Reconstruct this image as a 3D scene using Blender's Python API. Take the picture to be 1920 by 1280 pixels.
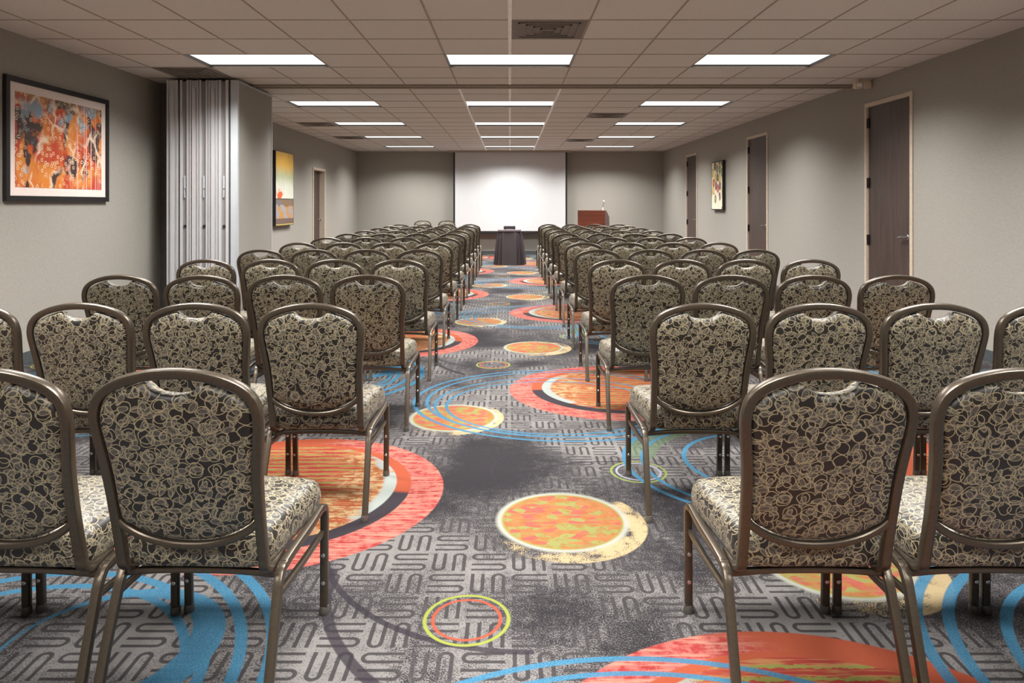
import bpy, bmesh, math, random
from mathutils import Vector, Matrix
PI = math.pi
for o in list(bpy.data.objects): bpy.data.objects.remove(o)
SC = bpy.context.scene
C = SC.collection

# ------------------------------------------------------------------ camera, light, exposure
EYE = 1.326            # camera height
CEIL = 2.722           # ceiling height
XL, XR, YB, YF = -4.03, 4.04, 18.5, -2.2   # walls: left, right, far, behind the camera
T = 0.61               # ceiling module
cam = bpy.data.objects.new('camera', bpy.data.cameras.new('camera'))
C.objects.link(cam)
cam.location = (0, 0, EYE); cam.rotation_euler = (PI/2, 0, 0)
cam.data.sensor_width = 36; cam.data.lens = 36*1316/1920
cam.data.shift_x = 4/1920; cam.data.shift_y = -257/1920
cam.data.clip_start = 0.05
SC.camera = cam
vs = SC.view_settings
vs.view_transform = 'Standard'; vs.look = 'None'; vs.gamma = 1; vs.use_curve_mapping = False
vs.exposure = 0.0
LAMP_W, LAMP_SPREAD, DIFF_E = 95.0, math.radians(137), 1.35
w = bpy.data.worlds.new('world'); SC.world = w; w.use_nodes = True
w.node_tree.nodes['Background'].inputs[0].default_value = (0.05, 0.05, 0.05, 1)
SC.cycles.max_bounces = 10; SC.cycles.diffuse_bounces = 7
SC.cycles.sample_clamp_indirect = 6

# ------------------------------------------------------------------ node helpers
def s2l(c):
    return tuple((v/12.92 if v <= .04045 else ((v+.055)/1.055)**2.4) for v in [x/255 for x in c])
class V:
    def __init__(s, g, k): s.g = g; s.k = k
    def _m(s, op, o=None, o2=None):
        n = s.g.nt.nodes.new('ShaderNodeMath'); n.operation = op
        for i, a in enumerate((s, o, o2)):
            if a is None: continue
            if isinstance(a, V): s.g.nt.links.new(a.k, n.inputs[i])
            else: n.inputs[i].default_value = a
        return V(s.g, n.outputs[0])
    def __add__(s, o): return s._m('ADD', o)
    def __sub__(s, o): return s._m('SUBTRACT', o)
    def __mul__(s, o): return s._m('MULTIPLY', o)
    def __rmul__(s, o): return s._m('MULTIPLY', o)
    def __truediv__(s, o): return s._m('DIVIDE', o)
    def rsub(s, o):
        n = s.g.nt.nodes.new('ShaderNodeMath'); n.operation = 'SUBTRACT'
        n.inputs[0].default_value = o; s.g.nt.links.new(s.k, n.inputs[1]); return V(s.g, n.outputs[0])
    def abs(s): return s._m('ABSOLUTE')
    def sqrt(s): return s._m('SQRT')
    def floor(s): return s._m('FLOOR')
    def frac(s): return s._m('FRACT')
    def sin(s): return s._m('SINE')
    def min(s, o): return s._m('MINIMUM', o)
    def max(s, o): return s._m('MAXIMUM', o)
    def lt(s, o): return s._m('LESS_THAN', o)
    def gt(s, o): return s._m('GREATER_THAN', o)
    def wrap(s, hi, lo): return s._m('WRAP', hi, lo)
    def mod(s, o): return s._m('FLOORED_MODULO', o)
    def ramp(s, a, b):
        n = s.g.nt.nodes.new('ShaderNodeMapRange'); n.interpolation_type = 'SMOOTHSTEP'
        s.g.nt.links.new(s.k, n.inputs[0]); n.inputs[1].default_value = a; n.inputs[2].default_value = b
        return V(s.g, n.outputs[0])
class G:
    def __init__(g, name, rough=.6, metal=0.0, spec=.5):
        g.m = bpy.data.materials.new(name); g.m.use_nodes = True; g.nt = g.m.node_tree
        g.b = g.nt.nodes['Principled BSDF']
        g.b.inputs['Roughness'].default_value = rough; g.b.inputs['Metallic'].default_value = metal
        g.b.inputs['Specular IOR Level'].default_value = spec
    def tex(g, what='Object'):
        n = g.nt.nodes.new('ShaderNodeTexCoord'); return n.outputs[what]
    def xyz(g, sock):
        n = g.nt.nodes.new('ShaderNodeSeparateXYZ'); g.nt.links.new(sock, n.inputs[0])
        return [V(g, n.outputs[i]) for i in range(3)]
    def comb(g, x, y, z=0.0):
        n = g.nt.nodes.new('ShaderNodeCombineXYZ')
        for i, a in enumerate((x, y, z)):
            if isinstance(a, V): g.nt.links.new(a.k, n.inputs[i])
            else: n.inputs[i].default_value = a
        return n.outputs[0]
    def mapping(g, sock, scale=(1, 1, 1), rot=(0, 0, 0), loc=(0, 0, 0)):
        n = g.nt.nodes.new('ShaderNodeMapping'); g.nt.links.new(sock, n.inputs[0])
        n.inputs[1].default_value = loc; n.inputs[2].default_value = rot; n.inputs[3].default_value = scale
        return n.outputs[0]
    def noise(g, sock, scale, detail=2, rough=.5, dist=0, color=False, dim='3D'):
        n = g.nt.nodes.new('ShaderNodeTexNoise'); n.noise_dimensions = dim
        if sock is not None: g.nt.links.new(sock, n.inputs['Vector'])
        n.inputs['Scale'].default_value = scale; n.inputs['Detail'].default_value = detail
        n.inputs['Roughness'].default_value = rough; n.inputs['Distortion'].default_value = dist
        return n.outputs[1] if color else V(g, n.outputs[0])
    def vor(g, sock, scale, feature='F1', rnd=1.0, dim='2D', out='Distance'):
        n = g.nt.nodes.new('ShaderNodeTexVoronoi'); n.voronoi_dimensions = dim; n.feature = feature
        g.nt.links.new(sock, n.inputs['Vector']); n.inputs['Scale'].default_value = scale
        n.inputs['Randomness'].default_value = rnd
        return V(g, n.outputs[out]) if out == 'Distance' else n.outputs[out]
    def mix(g, f, a, b):
        n = g.nt.nodes.new('ShaderNodeMix'); n.data_type = 'RGBA'; n.clamp_factor = True
        if isinstance(f, V): g.nt.links.new(f.k, n.inputs[0])
        else: n.inputs[0].default_value = f
        for i, c in ((6, a), (7, b)):
            if isinstance(c, (tuple, list)): n.inputs[i].default_value = (*c[:3], 1)
            else: g.nt.links.new(c, n.inputs[i])
        return n.outputs[2]
    def color(g, c):
        if isinstance(c, (tuple, list)): g.b.inputs['Base Color'].default_value = (*c[:3], 1)
        else: g.nt.links.new(c, g.b.inputs['Base Color'])
    def bump(g, h, strength=.3, dist=.001):
        n = g.nt.nodes.new('ShaderNodeBump'); n.inputs['Strength'].default_value = strength
        n.inputs['Distance'].default_value = dist
        g.nt.links.new(h.k, n.inputs['Height']); g.nt.links.new(n.outputs[0], g.b.inputs['Normal'])
    def rough(g, v): g.nt.links.new(v.k, g.b.inputs['Roughness'])

def plain(name, rgb, rough=.6, metal=0.0, var=.08, scale=30, spec=.5):
    g = G(name, rough, metal, spec); c = s2l(rgb)
    n = g.noise(g.tex(), scale, 3)
    g.color(g.mix(n.ramp(.3, .7), tuple(x*(1-var) for x in c), tuple(min(1, x*(1+var)) for x in c)))
    return g.m

# ------------------------------------------------------------------ materials
def mat_wall():
    g = G('woven_vinyl_wallcovering', .75, spec=.3)
    t = g.tex()
    a = g.noise(g.mapping(t, (60, 60, 420)), 1, 2); b = g.noise(g.mapping(t, (420, 420, 60)), 1, 2)
    wv = (a+b)*.5
    c = s2l((152, 148, 140))
    g.color(g.mix(wv.ramp(.35, .65), tuple(x*.86 for x in c), tuple(x*1.12 for x in c)))
    g.bump(wv, .35, .0012)
    return g.m
def mat_ceiling():
    g = G('mineral_ceiling_tile', .95, spec=.1)
    t = g.tex()
    f = g.noise(t, 260, 3); b = g.noise(t, 1.2, 2)
    c = s2l((220, 214, 207))
    col = g.mix(f.ramp(.3, .62), tuple(x*.80 for x in c), c)
    x, y, z = g.xyz(t)
    cell = g.vor(g.comb((x/T).floor(), (y*(1/T)+.3).floor()), 1, out='Color')
    cx, cy, cz = g.xyz(cell)
    col = g.mix(cx*.10, col, (0.42, 0.38, 0.32))
    g.color(col); g.bump(f, .4, .002)
    return g.m
def mat_wood(name, c1, c2, along='z', rough=.45):
    g = G(name, rough)
    t = g.tex()
    sc = {'z': (38, 38, 1.6), 'x': (1.6, 38, 38)}[along]
    n = g.noise(g.mapping(t, sc), 1, 5, .6, .6); n2 = g.noise(g.mapping(t, tuple(v*4 for v in sc)), 1, 3)
    col = g.mix(n.ramp(.3, .7), s2l(c1), s2l(c2))
    col = g.mix(n2.ramp(.45, .8)*.35, col, tuple(x*.5 for x in s2l(c1)))
    g.color(col); g.bump(n2, .1, .001)
    return g.m
def mat_fabric():
    g = G('leaf_loop_upholstery', .42, spec=.5)
    uv0 = g.tex('UV')
    oi = g.nt.nodes.new('ShaderNodeObjectInfo')
    rx = V(g, oi.outputs['Random'])
    u, v, _ = g.xyz(uv0)
    u = u + rx*3.1; v = v + rx*1.7
    uv = g.comb(u, v)
    # a gentle wobble so that the loops look hand drawn
    wob = g.noise(uv, 30, 1, color=True)
    wx, wy, _ = g.xyz(wob)
    uvw = g.comb(u + (wx-.5)*.010, v + (wy-.5)*.010)
    lines = None; leaves = None; hatch = None
    def ring(sock, scale, r, wd, rnd):
        d = g.vor(sock, scale, rnd=rnd)
        return (d-r).abs().ramp(wd*1.5, wd*.6), d
    col = s2l((20, 16, 13))
    # leaves: narrow ellipses in several directions, filled with fine grey contour lines
    for i, (ang, sc, st, off) in enumerate(((.5, 27, 1.9, .0), (-.75, 29, 1.8, .37), (1.45, 30, 1.8, .71))):
        mp = g.mapping(g.mapping(uvw, (1, 1, 1), (0, 0, ang), (off, off*.6, 0)), (st*.72, .62, 1))
        d = g.vor(mp, sc, rnd=.8)
        cr, _, _ = g.xyz(g.vor(mp, sc, rnd=.8, out='Color'))
        keep = cr.gt(.22)
        inside = d.ramp(.265, .245)*keep
        hat = (d*75.0).sin().ramp(-.3, .6)
        col = g.mix(inside, col, g.mix(hat, s2l((30, 26, 22)), s2l((92, 87, 79))))
        col = g.mix((d-.26).abs().ramp(.042, .022)*keep, col, s2l((122, 113, 92)))
    for sc, r, off, rnd, sq in ((23, .40, 0.0, .5, 1.0), (25, .37, 1.3, .6, .82)):
        mp = g.mapping(g.mapping(uvw, (1, 1, 1), (0, 0, off), (off, off*2, 0)), (1, sq, 1))
        d = g.vor(mp, sc, rnd=rnd)
        col = g.mix((d-r).abs().ramp(.034, .016), col, s2l((138, 126, 98)))
    g.color(col)
    g.b.inputs['Sheen Weight'].default_value = .06
    thr = g.noise(uv, 900, 1); g.bump(thr, .25, .0006)
    return g.m

def mat_carpet():
    g = G('patterned_carpet', .93, spec=.15)
    t = g.tex(); X, Y, _ = g.xyz(t)
    PX, PY = 3.66, 3.56
    n_f = g.noise(t, 190, 2, .7)             # pile speckle
    n_m = g.noise(t, 26, 4, .65)
    n_b = g.noise(t, 1.5, 3, .55, .5)       # broad light / dark drifts
    n_h = g.noise(g.mapping(t, (16, 24, 1)), 1, 5, .7)   # stretched sideways
    dark, light = s2l((60, 55, 60)), s2l((176, 170, 167))
    pool = None                              # charcoal pools woven into the repeat
    for cx, cy, r, am in ((-.18, 3.38, .62, 1.0), (.72, 2.92, .45, .8), (.12, 2.27, .26, .7), (-.8, 2.45, .32, .6), (.25, 1.75, .3, .4), (-.75, 4.2, .4, .6), (.35, 5.4, .5, .5)):
        dx = (X-cx).wrap(PX/2, -PX/2); dy = (Y-cy).wrap(PY/2, -PY/2)
        q = (dx*dx+dy*dy).sqrt().ramp(r*1.25, 0)*am
        pool = q if pool is None else pool.max(q)
    k = (n_b*2.4 + n_m*1.0 + n_f*2.6 - 2.78) - pool*.62
    lightness = k.ramp(-.25, .5)
    drift = (n_b*2.6 + n_m*.8 + n_f*.5 - 1.72 - pool*.6).ramp(-.22, .22)
    col = g.mix(lightness, dark, light)
    # basket-weave meander of paired strokes
    CS = .147
    gx = (X+.298)/CS; gy = (Y-2.09)/CS
    fx = gx.frac(); fy = gy.frac(); i = gx.floor(); j = gy.floor()
    odd = (i+j).mod(2.0)                       # 1 = upright strokes
    a = fy*odd + fx*odd.rsub(1.0)
    b = fx*odd + fy.rsub(1.0)*odd.rsub(1.0)
    hi = b.gt(.5)
    a2 = a*hi.rsub(1.0) + a.rsub(1.0)*hi
    q = (b - hi*.5 - .25).abs()
    am = (a2-.23).min(0.0)
    d = ((q*q + am*am).sqrt() - .125).abs()
    maze = (d + (n_m-.5)*.02).ramp(.052, .036) * a2.lt(.93)
    col = g.mix(maze*drift*.9, col, s2l((76, 71, 73)))
    def dist(cx, cy, ex=1.0, ey=1.0):
        dx = (X-cx).wrap(PX/2, -PX/2); dy = (Y-cy).wrap(PY/2, -PY/2)
        if ex != 1.0: dx = dx*(1/ex)
        return dx, dy, (dx*dx+dy*dy).sqrt()
    def disc(d, r, s=.004): return d.ramp(r+s, r-s)
    def band(d, r, hw): return (d-r).abs().ramp(hw+.003, hw-.003)
    # thin charcoal arcs
    for cx, cy, r, hw, x0, x1, y0, y1 in (
        (.05, 2.85, .77, .012, -.75, .02, -.9, 0.0), (.25, 3.5, .34, .006, -.4, .02, -.12, .5),
        (.5, 3.0, .62, .006, -.6, .1, 0, .7), (.2, 2.55, .84, .018, -.9, -.55, -.7, 0)):
        dx, dy, d = dist(cx, cy)
        seg = dx.gt(x0)*dx.lt(x1)*dy.gt(y0)*dy.lt(y1)
        col = g.mix(band(d, r, hw)*seg*.85, col, s2l((66, 58, 68)))
    # big sunset discs
    sal, red, org = s2l((236, 128, 116)), s2l((205, 58, 56)), s2l((220, 100, 58))
    brn, crm, grn = s2l((196, 112, 50)), s2l((243, 206, 150)), s2l((160, 172, 70))
    wht, drk = s2l((206, 214, 206)), s2l((74, 66, 74))
    nh2 = g.noise(g.mapping(t, (5, 60, 1), loc=(3, 1, 0)), 1, 2, .6)
    stripes = (Y*118 + n_m*5).sin()
    inner = g.mix(n_h.ramp(.42, .56), brn, crm)
    inner = g.mix(nh2.ramp(.50, .60), inner, s2l((214, 96, 42)))
    n_s = g.noise(g.mapping(t, (2.2, 7, 1), loc=(7, 2, 0)), 1, 3, .6)
    inner2 = g.mix(stripes.ramp(.35, .7), s2l((205, 70, 54)), s2l((176, 172, 84)))
    inner2 = g.mix(nh2.ramp(.5, .62)*.8, inner2, s2l((226, 160, 96)))
    for cx, cy, r, sg, ex in ((-1.04, 3.24, .73, 1, 1.0), (.76, 5.02, .72, -1, 1.06)):
        dx, dy, d = dist(cx, cy, ex)
        pink = g.mix(n_m.ramp(.40, .60), red, sal)
        pink = g.mix(nh2.ramp(.46, .6)*.75, pink, s2l((246, 176, 150)))
        pink = g.mix((dy*.9 - dx*(.7*sg) + n_s*.3).ramp(.58, .8), pink, org)
        base = g.mix(disc(d, r), col, pink)
        _, _, d2 = dist(cx-.03*sg, cy+.025, ex)
        ring = g.mix((dy+dx*(.15*sg)).ramp(.06, .10), drk, org)
        base = g.mix(disc(d2, r*.83), base, ring)
        _, _, d3 = dist(cx-.055*sg, cy+.045, ex)
        body = g.mix((n_s*1.4 - dx*(1.3*sg)).ramp(.28, .5), inner, inner2)
        edge = g.mix((n_s*.8+dx*(.9*sg)+n_f*.2).ramp(.72, .82), body, wht)
        base = g.mix(disc(d3, r*.765), base, edge)
        _, _, d4 = dist(cx-.095*sg, cy+.045, ex)
        base = g.mix(disc(d4, r*.735, .012), base, body)
        col = base
    # cream rimmed medallions
    n_r = g.noise(t, 9, 4, .65); vcol = g.vor(g.mapping(t, (20, 30, 1)), 1, rnd=1.0, out='Color')
    vr, vg, vb = g.xyz(vcol)
    med = g.mix(vr.gt(.55), s2l((222, 142, 84)), s2l((188, 184, 104)))
    med = g.mix(vg.gt(.62), med, s2l((226, 110, 96)))
    med = g.mix(n_m.ramp(.48, .6)*.7, med, s2l((204, 126, 56)))
    med = g.mix(nh2.ramp(.52, .62)*.6, med, s2l((176, 176, 92)))
    for cx, cy, ox, oy in ((.24, 2.92, -.02, .03), (-.364, 4.36, .015, .01), (1.25, 2.58, -.05, .04)):
        dx, dy, d = dist(cx, cy)
        spk = (n_r*3.2 + n_f*2.2 + dx*1.6 - dy*.9 - 2.92).ramp(-.12, .2)
        col = g.mix(disc(d, .327)*spk, col, s2l((240, 212, 160)))
        _, _, d2 = dist(cx+ox, cy+oy)
        col = g.mix(disc(d2, .277, .012)*.9, col, s2l((220, 222, 206)))
        col = g.mix(disc(d2, .255, .006), col, s2l((192, 178, 84)))
        col = g.mix(disc(d2, .246, .006), col, med)
    # small double rings
    for cx, cy, c1, c2 in ((-.138, 2.245, (190, 200, 84), (224, 98, 62)), (.638, 3.483, (176, 196, 92), (206, 208, 226))):
        _, _, d = dist(cx, cy)
        col = g.mix(band(d, .134, .0058), col, s2l(c1))
        col = g.mix(band(d, .108, .0052), col, s2l(c2))
    # olive wash and blue ribbons
    dx, dy, d = dist(1.25, 3.62)
    _, _, dd = dist(1.31, 3.56)
    wash = disc(d, .66)*disc(dd, .56).rsub(1.0)*dy.gt(.05)
    col = g.mix(wash*.6, col, s2l((120, 150, 110)))
    blue = g.mix(n_f.ramp(.3, .7), s2l((50, 134, 180)), s2l((98, 178, 216)))
    rib = None
    for cx, cy, ex, r, hw in (
        (.35, 4.77, 1.18, .84, .011), (.35, 4.775, 1.18, .77, .010), (.30, 4.68, 1.18, .675, .009), (.29, 4.65, 1.18, .60, .009),
        (2.10, 1.88, 1, .875, .018), (2.10, 1.88, 1, .785, .018), (2.13, 1.86, 1, .665, .017), (2.16, 1.86, 1, .58, .015),
        (1.25, 3.60, 1, .655, .012), (1.27, 3.58, 1, .585, .011), (1.34, 3.62, 1, .43, .012)):
        dx, dy, d = dist(cx, cy, ex)
        m = band(d, r, hw)
        rib = m if rib is None else rib.max(m)
    _, _, da = dist(-1.2, 2.1); _, _, db = dist(-1.245, 2.105)
    rib = rib.max(disc(da, .325)*disc(db, .268).rsub(1.0))
    col = g.mix(rib*.93, col, blue)
    hs = g.nt.nodes.new('ShaderNodeHueSaturation'); hs.inputs['Saturation'].default_value = .97; hs.inputs['Value'].default_value = .31
    g.nt.links.new(col, hs.inputs['Color']); col = hs.outputs[0]
    # pile shading
    col = g.mix((n_f.ramp(.35, .75))*.22, col, g.mix(.5, col, (0.005, 0.005, 0.005)))
    g.color(col); g.bump(n_f + n_m*.5, .5, .003)
    return g.m

M = {}
M['wall'] = mat_wall(); M['ceiling'] = mat_ceiling(); M['carpet'] = mat_carpet(); M['fabric'] = mat_fabric()
M['bronze'] = plain('bronze_powder_coat', (78, 69, 58), .30, .6, .08, 120)
M['glide'] = plain('clear_plastic_glide', (92, 88, 82), .12, .4, .05)
M['chrome'] = plain('brushed_chrome', (205, 205, 205), .22, 1.0, .04)
M['alu'] = plain('milled_aluminium', (206, 206, 208), .4, .35, .02, 4)
M['groove_shade'] = plain('shaded_groove_aluminium', (142, 140, 140), .5, .3, .02, 4)  # same aluminium, darkened: the shade inside the grooves put into the colour
M['alu_dark'] = plain('grey_channel', (110, 108, 108), .5, .5, .06, 12)
M['steel'] = plain('pale_painted_steel', (176, 180, 184), .5, .1, .03, 6)
M['black'] = plain('black_frame', (24, 21, 21), .4)
M['gasket'] = plain('black_gasket', (20, 19, 19), .8)
M['tee'] = plain('ceiling_tee', (160, 148, 133), .7)
M['tee_white'] = plain('pale_ceiling_tee', (252, 248, 244), .45)
M['vent'] = plain('grey_vent', (126, 118, 111), .6, .2)
M['track'] = plain('taupe_track', (146, 134, 118), .55, .2)
M['reveal'] = plain('dark_reveal', (62, 54, 46), .7)
M['door'] = mat_wood('dark_walnut_laminate', (60, 48, 44), (80, 66, 60))
M['doorframe'] = plain('beige_door_frame', (190, 176, 158), .5)
M['base'] = plain('slate_vinyl_base', (66, 72, 74), .5)
M['white'] = plain('matte_white', (238, 238, 234), .8, 0, .01)
M['screen'] = plain('screen_fabric', (194, 194, 195), .9, 0, .005, 5, .1)
M['sensor'] = plain('ivory_plastic', (206, 190, 165), .5)
M['cloth'] = plain('plum_brown_polyester', (50, 40, 42), .85, 0, .08, 200)
M['cloth_top'] = plain('taupe_cloth_top', (112, 100, 104), .7, 0, .05)
M['lectern'] = mat_wood('mahogany_veneer', (84, 40, 24), (112, 52, 32), 'x', .4)
M['lectern_side'] = mat_wood('greyed_walnut_veneer', (104, 84, 78), (124, 102, 94), 'z', .4)
M['hinge'] = plain('dark_bronze_hinge', (46, 40, 38), .4, .7)
M['mat'] = plain('art_mat_board', (226, 212, 204), .9, 0, .02)

def emis(name, col, st):
    m = bpy.data.materials.new(name); m.use_nodes = True; nt = m.node_tree
    nt.nodes.clear(); o = nt.nodes.new('ShaderNodeOutputMaterial'); e = nt.nodes.new('ShaderNodeEmission')
    e.inputs[0].default_value = (*col, 1); e.inputs[1].default_value = st; nt.links.new(e.outputs[0], o.inputs[0]); return m
M['diffuser'] = emis('lit_diffuser', (1, .985, .97), DIFF_E)

def art_big():
    g = G('abstract_orange_print', .35)
    t = g.tex(); x, y, z = g.xyz(t)   # plane lies in local y,z
    p = g.comb(y, z)
    n1 = g.noise(g.mapping(p, (4.2, 2.6, 1), (0, 0, .6)), 1, 3, .5, .8); n2 = g.noise(g.mapping(p, (5, 3.2, 1), (0, 0, .7), (4, 2, 0)), 1, 3, .5, 1.0)
    n3 = g.noise(p, 3.2, 2)
    col = g.mix(n1.ramp(.40, .60), s2l((190, 66, 34)), s2l((214, 130, 50)))
    col = g.mix(n2.ramp(.54, .60), col, s2l((66, 48, 44)))
    n4 = g.noise(g.mapping(p, (3, 3, 1), loc=(9, 5, 0)), 1, 3)
    col = g.mix(n4.ramp(.58, .66)*.9, col, s2l((130, 160, 178)))
    col = g.mix((z-1.36+n3*.3).ramp(.28, .18), col, s2l((186, 54, 48)))
    col = g.mix((z-2.0+n3*.5).ramp(.4, .55)*.6, col, s2l((150, 140, 100)))
    wx, wy, _ = g.xyz(g.noise(p, 3.5, 3, color=True))
    pw = g.comb(y+(wx-.5)*.35, z+(wy-.5)*.35)
    edge = g.vor(g.mapping(pw, (5, 2.6, 1), (0, 0, .7)), 1, 'DISTANCE_TO_EDGE')
    col = g.mix((edge+n1*.05).ramp(.13, .03)*n3.ramp(.42, .58)*.85, col, s2l((238, 214, 186)))
    d = g.vor(p, 19, rnd=.9)
    col = g.mix((d-.24).abs().ramp(.10, .03)*g.noise(p, 5, 1).ramp(.42, .55)*.85, col, s2l((232, 204, 170)))
    st = g.noise(g.mapping(p, (60, .4, 1)), 1, 1)
    col = g.mix(st.ramp(.60, .68)*(y-6.3).ramp(0, .3)*.7, col, s2l((240, 190, 180)))
    g.color(col); return g.m
def art_tall():
    g = G('abstract_landscape_canvas', .6)
    x, y, z = g.xyz(g.tex()); p = g.comb(y, z)
    n = g.noise(g.mapping(p, (22, 2, 1)), 1, 3); nb = g.noise(p, 5, 3)
    zz = z + (nb-.5)*.18
    col = g.mix(zz.ramp(2.05, 1.80), s2l((214, 168, 70)), s2l((170, 176, 140)))
    col = g.mix(zz.ramp(1.85, 1.62), col, s2l((206, 208, 192)))
    col = g.mix(n.ramp(.56, .7)*zz.gt(1.5)*.6, col, s2l((120, 128, 104)))
    col = g.mix((nb+(y-12.3)*-.5).ramp(.6, .7)*zz.lt(1.6)*zz.gt(1.42), col, s2l((206, 92, 50)))
    low = g.mix(nb.ramp(.42, .6), s2l((146, 146, 156)), s2l((176, 130, 62)))
    low = g.mix(zz.ramp(1.40, 1.36)*.0+zz.gt(1.30)*.7, low, s2l((96, 78, 62)))
    col = g.mix(z.lt(1.415), col, low)
    col = g.mix((z-1.42).abs().lt(.008), col, s2l((60, 52, 46)))
    col = g.mix((z+n*.02).lt(1.09), col, s2l((104, 84, 74)))
    col = g.mix(z.lt(.985), col, s2l((178, 160, 88)))
    g.color(col); return g.m
def art_blobs():
    g = G('abstract_leaf_canvas', .6)
    x, y, z = g.xyz(g.tex()); p = g.mapping(g.comb(y, z), (1, .8, 1))
    d = g.vor(p, 6.5, rnd=.8); c = g.vor(p, 6.5, rnd=.8, out='Color')
    cr, cg, cb = g.xyz(c)
    blob = g.mix(cr.gt(.45), s2l((196, 78, 56)), s2l((120, 138, 86)))
    blob = g.mix(cg.gt(.68), blob, s2l((96, 72, 90)))
    blob = g.mix(cb.gt(.72), blob, s2l((206, 186, 96)))
    nn = g.noise(g.comb(y, z), 14, 3)
    col = g.mix(z.ramp(1.3, 1.9)*.5, s2l((236, 226, 204)), s2l((214, 192, 120)))
    keep = (cr*.6 + (z-1.22)*1.0).gt(.34)
    col = g.mix((d+nn*.12).ramp(.50, .44)*keep, col, blob)
    col = g.mix(((d+nn*.12)-.46).abs().ramp(.05, .02)*keep*.7, col, s2l((70, 56, 50)))
    col = g.mix((d+nn*.1).ramp(.22, .12)*keep*.5, col, s2l((222, 200, 160)))
    g.color(col); return g.m

# ------------------------------------------------------------------ mesh helpers
def obj(name, bm, m, parent=None, smooth=False, uv=None):
    me = bpy.data.meshes.new(name)
    bmesh.ops.recalc_face_normals(bm, faces=bm.faces[:])
    bm.to_mesh(me); bm.free()
    for mm in (m if isinstance(m, (list, tuple)) else [m]): me.materials.append(mm)
    if smooth:
        for p in me.polygons: p.use_smooth = True
    o = bpy.data.objects.new(name, me); C.objects.link(o)
    if parent: o.parent = parent
    return o
def empty(name, loc=(0, 0, 0), rz=0, label=None, cat=None, group=None):
    o = bpy.data.objects.new(name, None); C.objects.link(o); o.location = loc; o.rotation_euler = (0, 0, rz)
    o.empty_display_size = .1
    tag(o, label, cat, group); return o
def tag(o, label=None, cat=None, group=None, kind=None):
    if label: o['label'] = label
    if cat: o['category'] = cat
    if group: o['group'] = group
    if kind: o['kind'] = kind
    return o
def struct(name, bm, m, parent=None):
    o = obj(name, bm, m, parent)
    if parent is None: o['kind'] = 'structure'
    return o
def box(bm, x0, x1, y0, y1, z0, z1, bev=0, mi=0):
    vs_ = [bm.verts.new((x, y, z)) for x in (x0, x1) for y in (y0, y1) for z in (z0, z1)]
    fs = [bm.faces.new([vs_[i] for i in q]) for q in ((0, 1, 3, 2), (4, 6, 7, 5), (0, 4, 5, 1), (2, 3, 7, 6), (0, 2, 6, 4), (1, 5, 7, 3))]
    for f in fs: f.material_index = mi
    if bev:
        es = list({e for f in fs for e in f.edges})
        bmesh.ops.bevel(bm, geom=es, offset=bev, segments=2, affect='EDGES', profile=.6)
def B(): return bmesh.new()
def bxo(name, dims, m, parent=None, bev=0):
    bm = B(); box(bm, *dims, bev=bev); return obj(name, bm, m, parent)
def catmull(P, n=6):
    P = [Vector(p) for p in P]; out = []
    for i in range(len(P)-1):
        p0 = P[i-1] if i else P[0]*2-P[1]; p1, p2 = P[i], P[i+1]
        p3 = P[i+2] if i+2 < len(P) else P[-1]*2-P[-2]
        for k in range(n):
            t = k/n
            out.append(.5*((2*p1)+(p2-p0)*t+(2*p0-5*p1+4*p2-p3)*t*t+(3*p1-p0-3*p2+p3)*t**3))
    out.append(P[-1]); return out
def rrect(w_, h_, r=.35, n=3):
    pts = []; r_ = min(w_, h_)*r
    for cx, cy, a0 in ((w_/2-r_, h_/2-r_, 0), (-w_/2+r_, h_/2-r_, PI/2), (-w_/2+r_, -h_/2+r_, PI), (w_/2-r_, -h_/2+r_, 3*PI/2)):
        for k in range(n):
            a = a0+PI/2*k/(n-1); pts.append((cx+r_*math.cos(a), cy+r_*math.sin(a)))
    return pts
def tube(bm, pts, prof, ref, caps=True):
    pts = [Vector(p) for p in pts]; n = len(pts); rings = []
    nrm = None
    for i, p in enumerate(pts):
        t = (pts[min(i+1, n-1)]-pts[max(i-1, 0)]).normalized()
        base = Vector(ref) if nrm is None else nrm
        nrm = (base - t*base.dot(t)).normalized(); bn = t.cross(nrm)
        rings.append([bm.verts.new(p+nrm*a+bn*b) for a, b in prof])
    m = len(prof)
    for i in range(n-1):
        for k in range(m):
            bm.faces.new((rings[i][k], rings[i][(k+1) % m], rings[i+1][(k+1) % m], rings[i+1][k]))
    if caps:
        bm.faces.new(rings[0][::-1]); bm.faces.new(rings[-1])
def lathe(bm, prof, seg=20, mtx=None):
    rings = []
    for r, z in prof:
        vs_ = [Vector((r*math.cos(2*PI*k/seg), r*math.sin(2*PI*k/seg), z)) for k in range(seg)]
        if mtx: vs_ = [mtx @ v for v in vs_]
        rings.append([bm.verts.new(v) for v in vs_])
    for i in range(len(rings)-1):
        for k in range(seg):
            bm.faces.new((rings[i][k], rings[i][(k+1) % seg], rings[i+1][(k+1) % seg], rings[i+1][k]))
    bm.faces.new(rings[0][::-1]); bm.faces.new(rings[-1])
def autosmooth(o, ang=.6):
    for p in o.data.polygons: p.use_smooth = True
    bm = bmesh.new(); bm.from_mesh(o.data)
    for e in bm.edges:
        e.smooth = not (len(e.link_faces) == 2 and e.calc_face_angle(0) > ang)
    bm.to_mesh(o.data); bm.free(); return o

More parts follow.
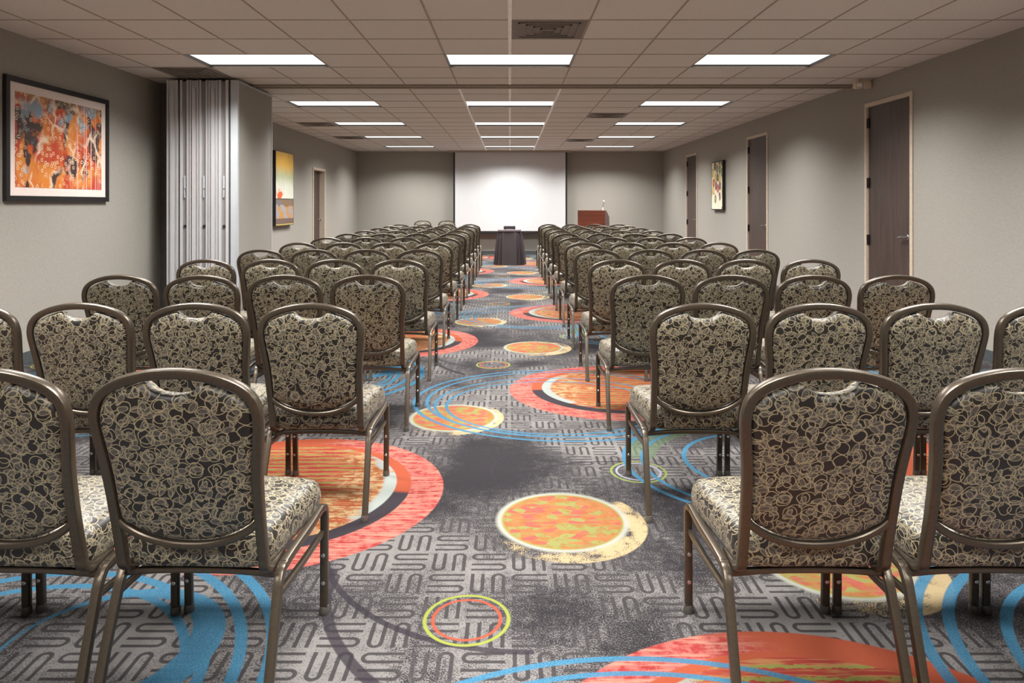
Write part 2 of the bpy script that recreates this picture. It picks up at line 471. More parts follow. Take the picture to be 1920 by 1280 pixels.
# ------------------------------------------------------------------ the room
bm = B(); box(bm, XL-.2, XR+.2, YF-.2, YB+.2, -.1, 0); struct('floor', bm, M['carpet'])
def wall_x(name, x0, x1, openings):
    bm = B(); y = YF-.2
    for (a, b, h) in sorted(openings):
        box(bm, x0, x1, y, a, 0, CEIL+.15); box(bm, x0, x1, a, b, h, CEIL+.15); y = b
    box(bm, x0, x1, y, YB+.2, 0, CEIL+.15)
    bmesh.ops.remove_doubles(bm, verts=bm.verts[:], dist=1e-5)
    return struct(name, bm, M['wall'])
RD = ((7.07, 7.93, 2.42), (11.02, 11.90, 2.42), (15.17, 16.02, 2.40))
LD = (14.38, 15.24, 2.04)
wall_x('wall_left', XL-.2, XL, [LD]); wall_x('wall_right', XR, XR+.2, RD)
bm = B(); box(bm, XL, XR, YB, YB+.2, 0, CEIL+.15); struct('wall_far', bm, M['wall'])
bm = B(); box(bm, XL, XR, YF-.2, YF, 0, CEIL+.15); struct('wall_behind', bm, M['wall'])
for nm, x0, x1, ops in (('baseboard_left', XL, XL+.012, [LD]), ('baseboard_right', XR-.012, XR, RD)):
    bm = B(); y = YF
    for a, b, h in sorted(ops):
        box(bm, x0, x1, y, a-.045, 0, .10, .002); y = b+.045
    box(bm, x0, x1, y, YB, 0, .10, .002); struct(nm, bm, M['base'])
bm = B(); box(bm, XL+.012, XR-.012, YB-.012, YB, 0, .10, .002); struct('baseboard_far', bm, M['base'])

# ceiling tiles, open where a light sits
ZR1 = [6.53+T*k for k in range(-15, 3)]           # module lines on this side of the track
ZR2 = [8.88+T*k for k in range(0, 16)]
rows = sorted([YF] + [y for y in ZR1 if y > YF] + [8.17, 8.36] + [y for y in ZR2 if y < YB] + [YB])
cols = [XL] + [T*k for k in range(-6, 7)] + [XR]
LROWS = [-.79, 1.65, 4.09, 6.53, 9.49, 11.93, 14.37, 16.81]
LCOLS = [-5, -1, 3]
def is_light(xc, yc):
    return any(y < yc < y+T for y in LROWS) and any(T*c < xc < T*(c+2) for c in LCOLS)
bm = B()
for i in range(len(cols)-1):
    for j in range(len(rows)-1):
        x0, x1, y0, y1 = cols[i], cols[i+1], rows[j], rows[j+1]
        if is_light((x0+x1)/2, (y0+y1)/2): continue
        box(bm, x0, x1, y0, y1, CEIL, CEIL+.015)
box(bm, XL, XR, YF, YB, CEIL+.13, CEIL+.15)
struct('ceiling', bm, M['ceiling'])
def seg_out(x, y0, y1):
    """the stretches of a centre tee, broken at each light"""
    out = []; y = y0
    for ly in LROWS:
        if ly > y1 or ly < y0: continue
        out.append((x, y, ly)); y = ly+T
    out.append((x, y, y1)); return [s for s in out if s[2] > s[1]]
def tees(name, xs, ys, m, hw, drop, span=None):
    bm = B()
    for x, y0, y1 in xs: box(bm, x-hw, x+hw, y0, y1, CEIL-drop, CEIL+.001)
    for y, x0, x1 in ys: box(bm, x0, x1, y-hw, y+hw, CEIL-drop*.9, CEIL+.001)
    return struct(name, bm, m)
ys = []
for y in rows[1:-1]:
    if y in (8.17, 8.36): continue
    x = XL
    ys.append((y, XL, XR))
tees('trim_1', [(T*k, YF, 8.17) for k in range(-6, 7) if k not in (0, 4, -4)] + [(T*k, 8.36, YB) for k in range(-6, 7) if k not in (0, 1, -1, 4, -4)]
     + [q for k in (-4, 4) for q in seg_out(T*k, YF, 8.17)+seg_out(T*k, 8.36, YB)], ys, M['tee'], .006, .004)
tees('trim_2', seg_out(0, YF, 8.17)+seg_out(0, 8.36, YB)+[(T, 8.36, YB), (-T, 8.36, YB)], [], M['tee_white'], .014, .006)

# lights
NAMEC = {-5: 'left', -1: 'middle', 3: 'right'}
NAMER = ['behind the camera', 'above the nearest chair row', 'above the third chair row', 'just in front of the folding wall track',
         'just beyond the folding wall track', 'in the third visible row of lights', 'in the row before the last', 'nearest the screen wall']
for ri, y in enumerate(LROWS):
    for c in LCOLS:
        x = T*c; t = empty('ceiling_light', (x+T, y+T/2, CEIL), 0,
            f'white recessed ceiling light panel, {NAMEC[c]} column, {NAMER[ri]}', 'ceiling light', 'recessed troffer lights in the ceiling')
        hw, hd, rc = T-.008, T/2-.008, .045
        bm = B()
        for a in ((-T, T, -T/2, -hd), (-T, T, hd, T/2), (-T, -hw, -hd, hd), (hw, T, -hd, hd)):
            box(bm, a[0], a[1], a[2], a[3], -.003, rc+.02)
        obj('housing', bm, M['reveal'], t)
        bm = B(); box(bm, -hw, hw, -hd, hd, rc*.55, rc*.55+.01); obj('diffuser', bm, M['diffuser'], t)
        ld = bpy.data.lights.new('troffer_lamp', 'AREA'); ld.shape = 'RECTANGLE'; ld.size = 1.14; ld.size_y = .55
        ld.energy = LAMP_W; ld.color = (1, .985, .96); ld.spread = LAMP_SPREAD
        lo = bpy.data.objects.new('lamp', ld); C.objects.link(lo); lo.parent = t; lo.location = (0, 0, rc*.55-.006)

# vents
for (c, y, lab) in ((0, 5.31, 'grey ceiling air vent over the aisle in front of the first light row'),
                    (-6, 7.14, 'grey ceiling air vent beside the folded partition panels'),
                    (2, 10.71, 'grey ceiling air vent left of the right light column, nearer one'),
                    (2, 14.98, 'grey ceiling air vent left of the right light column, farther one'),
                    (-6, 11.93, 'grey ceiling air vent by the left wall, nearer one'),
                    (-6, 14.37, 'grey ceiling air vent by the left wall, farther one')):
    t = empty('ceiling_vent', (T*c+T/2, y+T/2, CEIL), 0, lab, 'air vent', 'grey ceiling air vents')
    h = T/2-.012
    bm = B(); box(bm, -h, h, -h, h, -.003, .012)
    obj('backing', bm, M['vent'], t)
    bm = B()
    for r in (.24, .18, .12, .06):
        for a in ((-r, r, -r, -r+.012), (-r, r, r-.012, r), (-r, -r+.012, -r, r), (r-.012, r, -r, r)):
            box(bm, *a, -.012, -.003)
    obj('louvre', bm, M['vent'], t)

# folding wall track and its jamb
t = bm = B()
box(bm, -3.0, XR-.005, 8.17, 8.225, CEIL-.022, CEIL+.002); box(bm, -3.0, XR-.005, 8.305, 8.36, CEIL-.022, CEIL+.002)
box(bm, -3.0, XR-.005, 8.225, 8.305, CEIL-.004, CEIL+.002)
tr = obj('partition_track', bm, M['track']); tag(tr, 'long taupe metal ceiling track for the folding wall, crossing the room', 'track')
for k in range(9):
    x = -2.4 + k*.78
    bm = B(); box(bm, x-.02, x+.02, 8.155, 8.17, CEIL-.012, CEIL-.002, .002); obj('clip', bm, M['track'], tr)
bm = B(); box(bm, XL, XL+.06, 8.10, 8.40, 0, CEIL, .004); box(bm, XL+.06, XL+.075, 8.16, 8.34, 0, CEIL-.01, .003)
struct('trim_3', bm, M['alu_dark'])

# folded partition panels
PAN = [(-3.769, -3.641, 0), (-3.623, -3.522, 1), (-3.518, -3.415, 0), (-3.411, -3.315, 1), (-3.311, -3.204, 0), (-3.200, -3.087, 1), (-3.068, -2.980, 2)]
PL = ['first from the left wall, set apart by a dark gap', 'second from the left wall, with a latch and dark keyhole', 'third from the left wall, with a raised rib',
      'fourth from the left wall, with a latch and dark keyhole', 'fifth from the left wall, with a raised rib', 'sixth from the left wall, with a latch and dark keyhole',
      'rightmost, its fabric side facing the chairs']
def extrude_poly(bm, poly, z0, z1, mi=0):
    lo = [bm.verts.new((x, y, z0)) for x, y in poly]; hi = [bm.verts.new((x, y, z1)) for x, y in poly]
    n = len(poly)
    fs = [bm.faces.new((lo[i], lo[(i+1) % n], hi[(i+1) % n], hi[i])) for i in range(n)]
    fs += [bm.faces.new(lo[::-1]), bm.faces.new(hi)]
    for f in fs: f.material_index = mi
for (x0, x1, typ), lab in zip(PAN, PL):
    cx = (x0+x1)/2; hw = (x1-x0)/2-.003; y0, y1 = 7.70, 8.82
    t = empty('partition_panel', (cx, (y0+y1)/2, 0), 0, 'folded operable wall panel, '+lab, 'partition panel', 'folded operable wall panels stacked at the left wall')
    d = (y1-y0)/2
    bm = B(); box(bm, -hw+.006, hw-.006, -d+.03, d-.03, .012, 2.685); obj('panel_face', bm, M['wall'], t)
    # end profile facing the camera
    bm = B(); f = -d
    if typ == 2:
        poly = [(-hw, f+.032), (-hw, f), (hw-.012, f), (hw-.012, f-.006), (hw, f-.006), (hw, f+.032)]
        extrude_poly(bm, poly, .01, 2.69); e = obj('edge_profile', bm, M['steel'], t)
    elif typ == 0:
        poly = [(-hw, f+.032), (-hw, f), (-hw+.014, f), (-hw+.014, f+.026), (-.017, f+.026), (-.017, f-.010), (.017, f-.010), (.017, f+.026), (hw-.014, f+.026), (hw-.014, f), (hw, f), (hw, f+.032)]
        extrude_poly(bm, poly, .01, 2.60)
        extrude_poly(bm, [(-hw, f+.032), (-hw, f), (-hw+.014, f), (-hw+.014, f+.026), (hw-.014, f+.026), (hw-.014, f), (hw, f), (hw, f+.032)], 2.60, 2.69)
        e = obj('edge_profile', bm, M['alu'], t)
    else:
        poly = [(-hw, f+.032), (-hw, f), (-.026, f), (-.026, f+.030), (.026, f+.030), (.026, f), (hw, f), (hw, f+.032)]
        extrude_poly(bm, poly, .01, 2.69); e = obj('edge_profile', bm, M['alu'], t)
        bm = B(); box(bm, -.0255, .0255, f+.026, f+.0295, .012, 2.68); obj('groove_shade', bm, M['groove_shade'], t)  # added grey strip that paints the shade at the bottom of the groove
        bm = B(); box(bm, -.010, .010, f+.010, f+.022, 1.50, 1.64, .003); box(bm, -.006, .006, f+.006, f+.022, 1.40, 1.49, .002)
        obj('latch', bm, M['steel'], t)
        bm = B(); lathe(bm, [(.012, 0), (.016, .004), (.016, .012), (.006, .013)], 16, Matrix.Translation((0, f+.026, 1.085)) @ Matrix.Rotation(PI/2, 4, 'X'))
        obj('keyhole', bm, M['gasket'], t)
    # far end profile and face trims
    bm = B(); box(bm, -hw, hw, d-.032, d, .01, 2.69, .003); obj('edge_profile', bm, M['alu'] if typ != 2 else M['steel'], t)
    bm = B(); box(bm, -hw, hw, f+.03, d-.03, 2.665, 2.69); box(bm, -hw, hw, f+.03, d-.03, .004, .045)
    obj('edge_seal', bm, M['steel'] if typ == 2 else M['gasket'], t)
    bm = B(); box(bm, -.03, .03, -.05, .05, 2.69, CEIL); obj('trolley', bm, M['alu_dark'], t)

# ------------------------------------------------------------------ doors
def lever(parent, x, y, z, sx, ydir):
    """lever handle whose rose sits on a face pointing along sx"""
    bm = B(); lathe(bm, [(.026, 0), (.027, .006), (.022, .010), (.011, .012), (.010, .045)], 20, Matrix.Translation((x, y, z)) @ Matrix.Rotation(sx*PI/2, 4, 'Y'))
    tube(bm, catmull([(x+sx*.042, y, z), (x+sx*.048, y+ydir*.02, z+.002), (x+sx*.048, y+ydir*.06, z+.002), (x+sx*.044, y+ydir*.11, z-.010)], 5), rrect(.014, .018), (sx, 0, 0))
    return autosmooth(obj('lever_handle', bm, M['chrome'], parent))
for i, (a, b, h) in enumerate(RD):
    bm = B(); box(bm, XR+.012, XR+.056, a+.004, b-.004, .008, h-.004, .002)
    d = struct(f'door_{i+1}', bm, M['door'])
    tag(d, ['tall dark walnut door in the right wall, nearest the camera', 'tall dark walnut door in the right wall, middle of three', 'tall dark walnut door in the right wall, farthest'][i], 'door')
    bm = B()
    for q in ((a-.045, a, 0, h+.045), (b, b+.045, 0, h+.045), (a, b, h, h+.045)): box(bm, XR-.014, XR-.0005, q[0], q[1], q[2], q[3], .003)
    for q in ((a, a+.003, 0, h), (b-.003, b, 0, h), (a, b, h-.003, h)): box(bm, XR-.014, XR+.1, *q)
    obj('door_frame', bm, M['doorframe'], d)
    bm = B(); box(bm, XR+.10, XR+.11, a, b, 0, h); obj('door_stop', bm, M['gasket'], d)
    for z in (.25, .93, 1.57, 2.24):
        bm = B(); lathe(bm, [(.008, -.055), (.008, .055)], 10, Matrix.Translation((XR-.003, b-.006, z))); box(bm, XR-.004, XR+.0125, b-.035, b-.004, z-.055, z+.055)
        obj('hinge', bm, M['hinge'], d)
    lever(d, XR+.012, a+.07, .99, -1, 1)
    if i: bm = B(); lathe(bm, [(.009, 0), (.009, .004), (.004, .005)], 12, Matrix.Translation((XR+.0125, (a+b)/2, 1.63)) @ Matrix.Rotation(-PI/2, 4, 'Y')); obj('peephole', bm, M['chrome'], d)
a, b, h = LD
bm = B(); box(bm, XL-.15, XL-.105, a+.004, b-.004, .008, h-.004, .002)
d = struct('door_4', bm, M['door']); tag(d, 'dark brown door set deep in the left wall beyond the tall painting', 'door')
bm = B()
for q in ((a-.05, a, 0, h+.05), (b, b+.05, 0, h+.05), (a, b, h, h+.05)): box(bm, XL+.0005, XL+.014, *q, .003)
for q in ((a, a+.004, 0, h), (b-.004, b, 0, h), (a, b, h-.004, h)): box(bm, XL-.16, XL+.014, *q)
obj('door_frame', bm, M['doorframe'], d)
bm = B(); box(bm, XL-.18, XL-.17, a, b, 0, h); obj('door_stop', bm, M['gasket'], d)
bm = B(); lathe(bm, [(.026, 0), (.026, .008), (.012, .012), (.012, .035), (.024, .045), (.026, .058), (.016, .068)], 18, Matrix.Translation((XL-.105, b-.07, 1.0)) @ Matrix.Rotation(PI/2, 4, 'Y'))
autosmooth(obj('door_knob', bm, M['chrome'], d))

# ------------------------------------------------------------------ pictures
def picture(name, sx, xw, y0, y1, z0, z1, thick, fw, art, matw, label, cat, mat_m=None):
    """sx=+1: hangs on the left wall facing +x; -1: on the right wall"""
    t = empty(name, (xw, (y0+y1)/2, z0), 0, label, cat)
    off = Vector(t.location)
    def bb(bm, xa, xb, *r, bev=0):
        xs = sorted((xw+sx*xa, xw+sx*xb)); box(bm, xs[0], xs[1], *r, bev=bev)
    def add(nm, bm, m):
        o = obj(nm, bm, m, t); o.matrix_parent_inverse = Matrix.Translation(-off); return o
    bm = B()
    for r in ((y0, y1, z0, z0+fw), (y0, y1, z1-fw, z1), (y0, y0+fw, z0+fw, z1-fw), (y1-fw, y1, z0+fw, z1-fw)): bb(bm, .003, thick, *r, bev=.002)
    add('frame', bm, M['black'])
    bm = B(); bb(bm, .003, thick-.014, y0+fw, y1-fw, z0+fw, z1-fw)
    if matw:
        add('mat_board', bm, M['mat'])
        bm = B(); bb(bm, thick-.0145, thick-.012, y0+fw+matw, y1-fw-matw, z0+fw+matw, z1-fw-matw); add('art_print', bm, art)
        bm = B(); bb(bm, thick-.006, thick-.004, y0+fw, y1-fw, z0+fw, z1-fw)
        g = G('picture_glass', .03); g.b.inputs['Transmission Weight'].default_value = 1; g.b.inputs['IOR'].default_value = 1.1
        bm.free()
    else:
        bm.free(); bm = B(); bb(bm, .003, thick-.002, y0+fw, y1-fw, z0+fw, z1-fw); add('canvas', bm, art)
    return t
picture('framed_print', 1, XL, 5.57, 7.0, 1.352, 2.362, .035, .045, art_big(), .07, 'large black framed abstract orange, red and blue print on the near left wall', 'picture')
picture('canvas_painting', 1, XL, 11.86, 12.84, .956, 2.243, .075, .008, art_tall(), 0, 'tall yellow and grey abstract landscape canvas between partition and left door', 'painting')
picture('canvas_painting', -1, XR, 13.14, 13.86, 1.217, 2.155, .06, .02, art_blobs(), 0, 'black edged canvas of red and green leaf shapes on the right wall', 'painting')

# ------------------------------------------------------------------ projection screen
sx0, sx1, sy = (850-956)/1316*18.25, (1063.5-956)/1316*18.25, 18.25
t = empty('projection_screen', ((sx0+sx1)/2, sy, 0), 0, 'large white projection screen with black borders hanging on the far wall', 'screen')
hwS = (sx1-sx0)/2; zb = EYE-(437-383)*sy/1316
bm = B(); box(bm, -hwS+.045, hwS-.045, -.002, .002, zb+.055, CEIL-.03); obj('screen_surface', bm, M['screen'], t)
bm = B(); box(bm, -hwS, -hwS+.045, -.0025, .0025, zb, CEIL-.03); box(bm, hwS-.045, hwS, -.0025, .0025, zb, CEIL-.03)
box(bm, -hwS+.045, hwS-.045, -.0025, .0025, zb+.02, zb+.055); obj('black_border', bm, M['black'], t)
bm = B(); box(bm, -hwS, hwS, -.012, .012, zb-.012, zb+.02, .004); obj('weight_bar', bm, M['black'], t)
bm = B(); box(bm, -hwS-.14, hwS+.10, -.07, .07, CEIL-.045, CEIL, .004); obj('housing', bm, M['tee'], t)

# ------------------------------------------------------------------ motion sensor by the track
t = empty('motion_sensor', (3.97, 7.85, CEIL), 0, 'small ivory motion sensor where right wall meets ceiling, near the track', 'sensor')
bm = B(); box(bm, .0, .065, -.03, .03, -.10, -.03, .006); box(bm, -.07, .065, -.012, .012, -.03, 0, .003); obj('bracket', bm, M['sensor'], t)
bm = B(); box(bm, -.125, -.045, -.05, .03, -.105, -.028, .014); o = obj('sensor_head', bm, M['sensor'], t)
bm = B(); box(bm, -.115, -.055, -.056, -.048, -.09, -.05, .004); obj('lens', bm, M['white'], t)

# ------------------------------------------------------------------ skirted table, projector, lectern
tx, ty = (955-956)/1316*15.4, 15.58
t = empty('small_table', (tx, ty, 0), 0, 'small square table hidden under a dark pleated cloth in the aisle', 'table')
bm = B(); box(bm, -.235, .235, -.235, .235, .735, .765, .004); obj('tabletop', bm, M['lectern'], t)
for a in (-1, 1):
    for b_ in (-1, 1):
        bm = B(); tube(bm, [(a*.20, b_*.20, 0), (a*.20, b_*.20, .735)], rrect(.03, .03), (1, 0, 0)); obj('leg', bm, M['bronze'], t)
t = empty('table_cloth', (tx, ty, 0), 0, 'dark plum brown pleated cloth covering the aisle table to the floor', 'tablecloth')
bm = B()
def sq(a, s, e):
    """superellipse outline"""
    c, si = math.cos(a), math.sin(a)
    return (s*math.copysign(abs(c)**e, c), s*math.copysign(abs(si)**e, si))
NS = 240; rings = []
for k, (z, s, amp, e) in enumerate(((.742, .244, .0, .3), (.735, .245, .0, .3), (.70, .248, .006, .3), (.66, .256, .016, .32), (.55, .27, .024, .34), (.4, .288, .029, .36), (.2, .305, .033, .38), (.004, .322, .036, .4))):
    r = []
    for q in range(NS):
        a = 2*PI*q/NS; x, y = sq(a, s, e); l = math.hypot(x, y)
        per = q/NS*22
        off = 1.35*amp*((1-2*abs(math.sin(per*PI+.4*math.sin(q*.05)))**.7)*.9+math.sin(per*PI*.71+1)*.25)
        r.append(bm.verts.new((x+x/l*off, y+y/l*off, z)))
    rings.append(r)
for i in range(len(rings)-1):
    for k in range(NS): bm.faces.new((rings[i][k], rings[i][(k+1) % NS], rings[i+1][(k+1) % NS], rings[i+1][k]))
obj('pleated_skirt', bm, M['cloth'], t, smooth=True)
bm = B(); box(bm, -.255, .255, -.255, .255, .766, .772, .002)
for r in ((-.255, .255, -.255, -.249), (-.255, .255, .249, .255), (-.255, -.249, -.249, .249), (.249, .255, -.249, .249)): box(bm, *r, .738, .77, .002)
obj('cloth_top', bm, M['cloth_top'], t)
t = empty('projector', (tx+.005, ty-.02, .772), 0, 'small dark video projector on the cloth covered aisle table', 'projector')
bm = B(); box(bm, -.13, .13, -.10, .10, .012, .062, .010); obj('body', bm, M['black'], t)
bm = B(); box(bm, -.128, .128, -.098, .098, .063, .088, .012); obj('top_cover', bm, plain('grey_projector_top', (122, 112, 120), .4), t)
bm = B(); lathe(bm, [(.026, 0), (.03, .01), (.03, .035), (.022, .036)], 18, Matrix.Translation((-.06, .098, .045)) @ Matrix.Rotation(-PI/2, 4, 'X')); obj('lens', bm, M['black'], t)
for a in (-1, 1):
    for b_ in (-1, 1):
        bm = B(); lathe(bm, [(.012, 0), (.010, .013)], 10, Matrix.Translation((a*.10, b_*.075, 0))); obj('foot', bm, M['gasket'], t)

# lectern: front panel towards the rows, sloping reading top behind it
t = empty('lectern', (2.0, 16.75, 0), 0, 'reddish brown wooden lectern beside the projection screen, behind the right chair block', 'lectern')
t.rotation_euler = (0, 0, math.radians(-21))
def prism_yz(bm, x0, x1, poly):
    L = [bm.verts.new((x0, y, z)) for y, z in poly]; R = [bm.verts.new((x1, y, z)) for y, z in poly]; n = len(poly)
    for i in range(n): bm.faces.new((L[i], L[(i+1) % n], R[(i+1) % n], R[i]))
    bm.faces.new(L[::-1]); bm.faces.new(R)
bm = B(); box(bm, -.33, .33, -.23, -.212, .03, 1.185, .003); obj('front_panel', bm, M['lectern'], t)
for s in (-1, 1):
    bm = B(); prism_yz(bm, s*.33-.018*(s > 0), s*.33+.018*(s < 0), [(-.211, .03), (.22, .03), (.22, 1.02), (-.10, 1.184), (-.211, 1.184)]); obj('side_panel', bm, M['lectern_side'], t)
bm = B(); prism_yz(bm, -.311, .311, [(.21, .985), (-.10, 1.145), (-.10, 1.16), (.21, 1.0)]); obj('reading_top', bm, M['lectern'], t)
bm = B(); box(bm, -.311, .311, -.21, -.10, 1.14, 1.155); box(bm, -.311, .311, .19, .21, .985, 1.02); obj('top_ledge', bm, M['lectern'], t)
bm = B(); box(bm, -.311, .311, -.2, .2, .55, .568); obj('shelf', bm, M['lectern'], t)
bm = B(); box(bm, -.36, .36, -.26, .25, 0, .03, .004); obj('base', bm, M['lectern_side'], t)
th = math.radians(-21); mx = Vector((.26, -.15, 0)); mx.rotate(Matrix.Rotation(th, 3, 'Z'))
t = empty('gooseneck_microphone', (2.0+mx.x, 16.75+mx.y, 1.1565), th, 'pale gooseneck microphone rising from the right end of the lectern top', 'microphone')
bm = B(); lathe(bm, [(.03, 0), (.03, .012), (.014, .02), (.012, .10)], 16); obj('base', bm, M['white'], t)
bm = B(); tube(bm, catmull([(0, 0, .10), (.004, 0, .15), (.016, .01, .20), (.02, .02, .225)], 5), rrect(.009, .009, .5, 4), (1, 0, 0)); obj('gooseneck', bm, M['gasket'], t)
bm = B(); lathe(bm, [(.006, 0), (.016, .01), (.018, .03), (.010, .045), (.002, .048)], 16, Matrix.Translation((.02, .02, .22))); autosmooth(obj('microphone_head', bm, M['white'], t), 1)

# ------------------------------------------------------------------ banquet chair
def lean(z):
    P = ((.30, -.150), (.36, -.165), (.51, -.200), (.66, -.234), (.79, -.262), (.93, -.278))
    for (z0, y0), (z1, y1) in zip(P, P[1:]):
        if z <= z1: return y0+(y1-y0)*(z-z0)/(z1-z0)
    return P[-1][1]
def set_uv(o, fn):
    me = o.data; uv = me.uv_layers.new(name='UVMap')
    for p in me.polygons:
        for li in p.loop_indices:
            uv.data[li].uv = fn(me.vertices[me.loops[li].vertex_index].co, p.normal)
def ring_pad(bm, outline, rings, place):
    """rings of a scaled outline; place(x, z, scale, depth) gives the 3D point"""
    cx = sum(p[0] for p in outline)/len(outline); cz = sum(p[1] for p in outline)/len(outline)
    prev = None; n = len(outline)
    for s, d in rings:
        if s == 0:
            v = bm.verts.new(place(cx, cz, d))
            for k in range(n): bm.faces.new((prev[k], prev[(k+1) % n], v))
            return
        cur = [bm.verts.new(place(cx+(x-cx)*s, cz+(z-cz)*s, d)) for x, z in outline]
        if prev:
            for k in range(n): bm.faces.new((prev[k], prev[(k+1) % n], cur[(k+1) % n], cur[k]))
        else:
            v = bm.verts.new(place(cx, cz, d))
            for k in range(n): bm.faces.new((cur[(k+1) % n], cur[k], v))
        prev = cur
def make_chair(glide_mat):
    root = empty('banquet_chair')
    # seat cushion
    half = [(0, -.155), (.10, -.157), (.165, -.152), (.192, -.135), (.200, -.09), (.207, 0), (.216, .10), (.222, .18), (.218, .225), (.198, .252), (.15, .264), (.08, .268), (0, .269)]
    half = [(p.x, p.y) for p in catmull([(a, b, 0) for a, b in half], 3)]
    outl = half + [(-x, y) for x, y in half[-2:0:-1]]
    def pl(x, y, d):
        z = d
        if d > .42: z += .008*math.cos(min(1, abs(x)/.25)*PI/2)*(1)
        if y > .2 and d > .40: z -= (y-.2)*.25
        return (x, y, z)
    bm = B()
    ring_pad(bm, outl, [(.55, .352), (.93, .352), (.975, .357), (1.0, .372), (1.01, .395), (1.0, .418), (.975, .436), (.93, .446), (.8, .453), (.6, .457), (.3, .458), (0, .459)], pl)
    seat = obj('seat', bm, M['fabric'], root, smooth=True)
    set_uv(seat, lambda c, n: (c.x, c.y) if abs(n.z) > .6 else ((c.x, c.z+.9) if abs(n.y) > abs(n.x) else (c.y+.7, c.z+.3)))
    # padded back
    half = [(0, .446), (.05, .449), (.10, .462), (.145, .484), (.170, .503), (.177, .54), (.1785, .60), (.1825, .66), (.190, .72), (.1955, .77), (.194, .80), (.186, .824),
            (.166, .844), (.14, .859), (.11, .8705), (.082, .879), (.070, .878), (.058, .866), (.035, .854), (0, .850)]
    half = [(p.x, p.y) for p in catmull([(a, b, 0) for a, b in half], 3)]
    outl = half + [(-x, z) for x, z in half[-2:0:-1]]
    bm = B()
    ring_pad(bm, outl, [(.6, -.019), (.85, -.017), (.95, -.013), (.985, -.007), (1.0, 0), (1.0, .014), (.985, .024), (.95, .030), (.85, .036), (.6, .040), (0, .042)],
             lambda x, z, d: (x, lean(z)+d, z))
    back = obj('backrest', bm, M['fabric'], root, smooth=True)
    set_uv(back, lambda c, n: (c.x+5, c.z) if abs(n.y) > .35 else (c.x+5, c.z+c.y))
    # bent back frame
    half = [(.2, .904-.904), ]
    hp = [(.1895, .395), (.189, .45), (.1895, .51), (.1925, .60), (.1965, .66), (.2035, .72), (.2085, .77), (.208, .80), (.2005, .829), (.184, .852), (.158, .8705), (.12, .886), (.07, .898), (.03, .9025), (0, .9035)]
    R = [(.190, -.05, .350), (.190, -.09, .350), (.190, -.130, .351), (.190, -.152, .360), (.1895, lean(.375)-.001, .376)] + [(x, lean(z), z) for x, z in hp]
    Lf = [(-x, y, z) for x, y, z in R[-2::-1]]
    bm = B(); tube(bm, catmull(R+Lf, 4), rrect(.026, .028, .24, 3), (1, 0, 0)); autosmooth(obj('back_frame', bm, M['bronze'], root), .5)
    bm = B()
    rp = [(.189, .507), (.165, .482), (.12, .455), (.06, .437), (0, .432)]
    rp = rp + [(-x, z) for x, z in rp[-2::-1]]
    tube(bm, catmull([(x, lean(z)-.003, z) for x, z in rp], 4), rrect(.022, .020, .38, 4), (0, 1, 0)); autosmooth(obj('back_rail', bm, M['bronze'], root), .5)
    # seat frame: side rails, bowed rear bar, front bar
    bm = B()
    for s in (-1, 1):
        tube(bm, catmull([(s*0.2245, .205, .360), (s*0.2255, .10, .356), (s*0.2205, -.04, .350), (s*.217, -.105, .343)], 4), rrect(.0225, .024, .22, 3), (1, 0, 0))
    tube(bm, catmull([(-.212, -.125, .326), (-.14, -.126, .333), (-.06, -.127, .337), (.06, -.127, .337), (.14, -.126, .333), (.212, -.125, .326)], 3), rrect(.016, .018, .3, 3), (0, 1, 0))
    tube(bm, [(-.215, .19, .338), (.215, .19, .338)], rrect(.018, .018, .3, 3), (0, 1, 0))
    autosmooth(obj('seat_frame', bm, M['bronze'], root), .5)
    for s in (-1, 1):
        bm = B(); tube(bm, [(s*0.2205, .238, .268), (s*.222, .05, .276), (s*.218, -.158, .284)], rrect(.016, .018, .25, 3), (1, 0, 0)); autosmooth(obj('side_brace', bm, M['bronze'], root), .5)
        # front leg with its top bend
        bm = B(); tube(bm, catmull([(s*0.2245, .200, .3602), (s*0.2250, .228, .355), (s*0.2250, .244, .338), (s*0.2250, .248, .30), (s*0.2235, .250, .20), (s*0.2220, .253, .02)], 4), rrect(.0245, .022, .2, 3), (1, 0, 0))
        lg = autosmooth(obj('leg', bm, M['bronze'], root), .5)
        bm = B(); lathe(bm, [(.0155, 0), (.0165, .005), (.0155, .020), (.0142, .026)], 14, Matrix.Translation((s*0.2220, .253, 0))); autosmooth(obj('glide', bm, glide_mat, lg))
        for z in (.105, .195):
            bm = B(); lathe(bm, [(.0068, 0), (.0068, .002), (.004, .0035)], 12, Matrix.Translation((s*0.2230, .2385+.001*(z < .15), z)) @ Matrix.Rotation(PI/2, 4, 'X')); obj('bolt', bm, M['chrome'], lg)
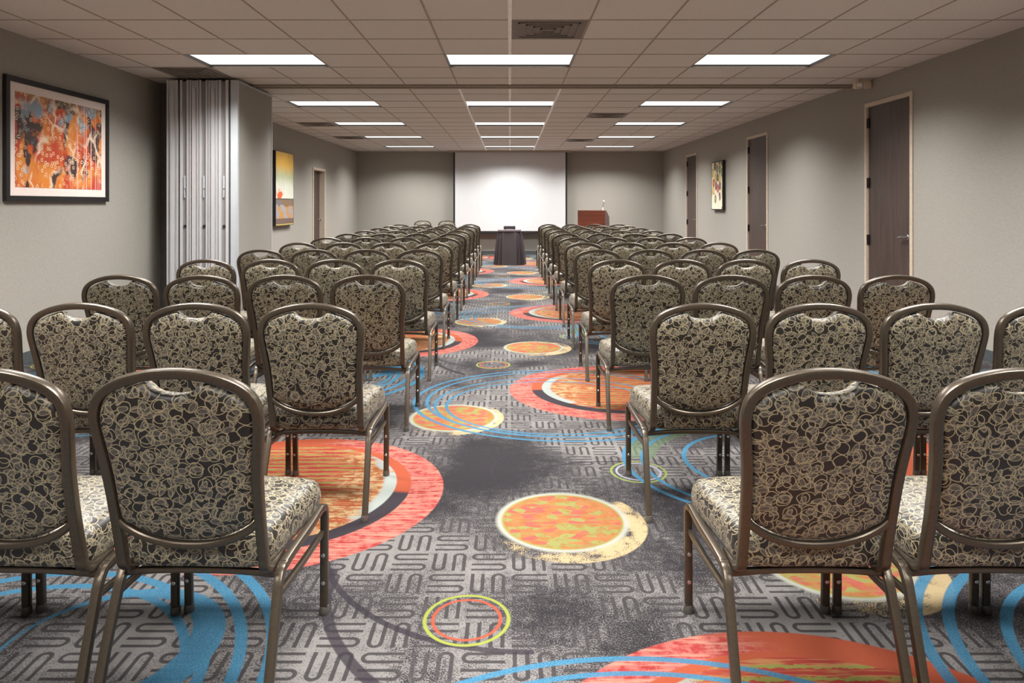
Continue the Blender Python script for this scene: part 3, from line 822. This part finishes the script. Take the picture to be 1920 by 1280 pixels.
        # rear leg
        bm = B(); tube(bm, catmull([(s*.2175, -.098, .3435), (s*.2165, -.118, .340), (s*.216, -.134, .322), (s*.2165, -.150, .29), (s*.220, -.200, .16), (s*0.2210, -.247, .02)], 4), rrect(.0245, .022, .2, 3), (1, 0, 0))
        lg = autosmooth(obj('leg', bm, M['bronze'], root), .5)
        bm = B(); lathe(bm, [(.0155, 0), (.0165, .005), (.0155, .020), (.0142, .026)], 14, Matrix.Translation((s*0.2210, -.249, 0))); autosmooth(obj('glide', bm, glide_mat, lg))
    return root
def copy_tree(o, parent=None, skip=()):
    c = o.copy(); C.objects.link(c); c.parent = parent
    for ch in list(o.children):
        if ch.name.split('.')[0] in skip: continue
        copy_tree(ch, c, skip)
    return c
proto = make_chair(M['glide'])
random.seed(7)
ORD = ['nearest', 'second', 'third', 'fourth', 'fifth', 'sixth', 'seventh', 'eighth', 'ninth', 'tenth', 'eleventh', 'farthest']
SEAT = ['aisle seat', 'second seat from the aisle', 'third seat from the aisle', 'outermost seat']
used = False
def place(x, y, rz, label, group, skip=()):
    global used
    c = proto if not used else copy_tree(proto, None, skip)
    used = True
    c.location = (x, y, 0); c.rotation_euler = (0, 0, rz)
    tag(c, label, 'chair', group)
XS = {'right': (.803, 1.286, 1.768, 2.250), 'left': (-.828, -1.310, -1.792, -2.274)}
for r in range(12):
    for side in ('right', 'left'):
        for k in range(4):
            if r == 0 and k == 3: continue
            x = XS[side][k] 
            y = 2.03+1.163*r + random.uniform(-.01, .01)
            if r == 0: x, y = XS[side][k] - (0 if side == 'right' else .004), 2.03
            rz = math.radians(random.uniform(-.15, .15)) if r else (0 if side == 'right' else math.radians(-1.8))
            
            place(x, y, rz, f'patterned banquet chair, {side} block, {ORD[r]} row from camera, {SEAT[k]}',
                  f'banquet chairs in rows {side} of the aisle', () if r < 5 else ('bolt',))
place((791-956)/1316*17.75, 17.75, PI+.05, 'spare banquet chair facing the rows at the far wall, left of the other', 'spare chairs at the far wall', ('bolt',))
place((835-956)/1316*17.75, 17.75, PI-.05, 'spare banquet chair facing the rows at the far wall, beside the screen edge', 'spare chairs at the far wall', ('bolt',))
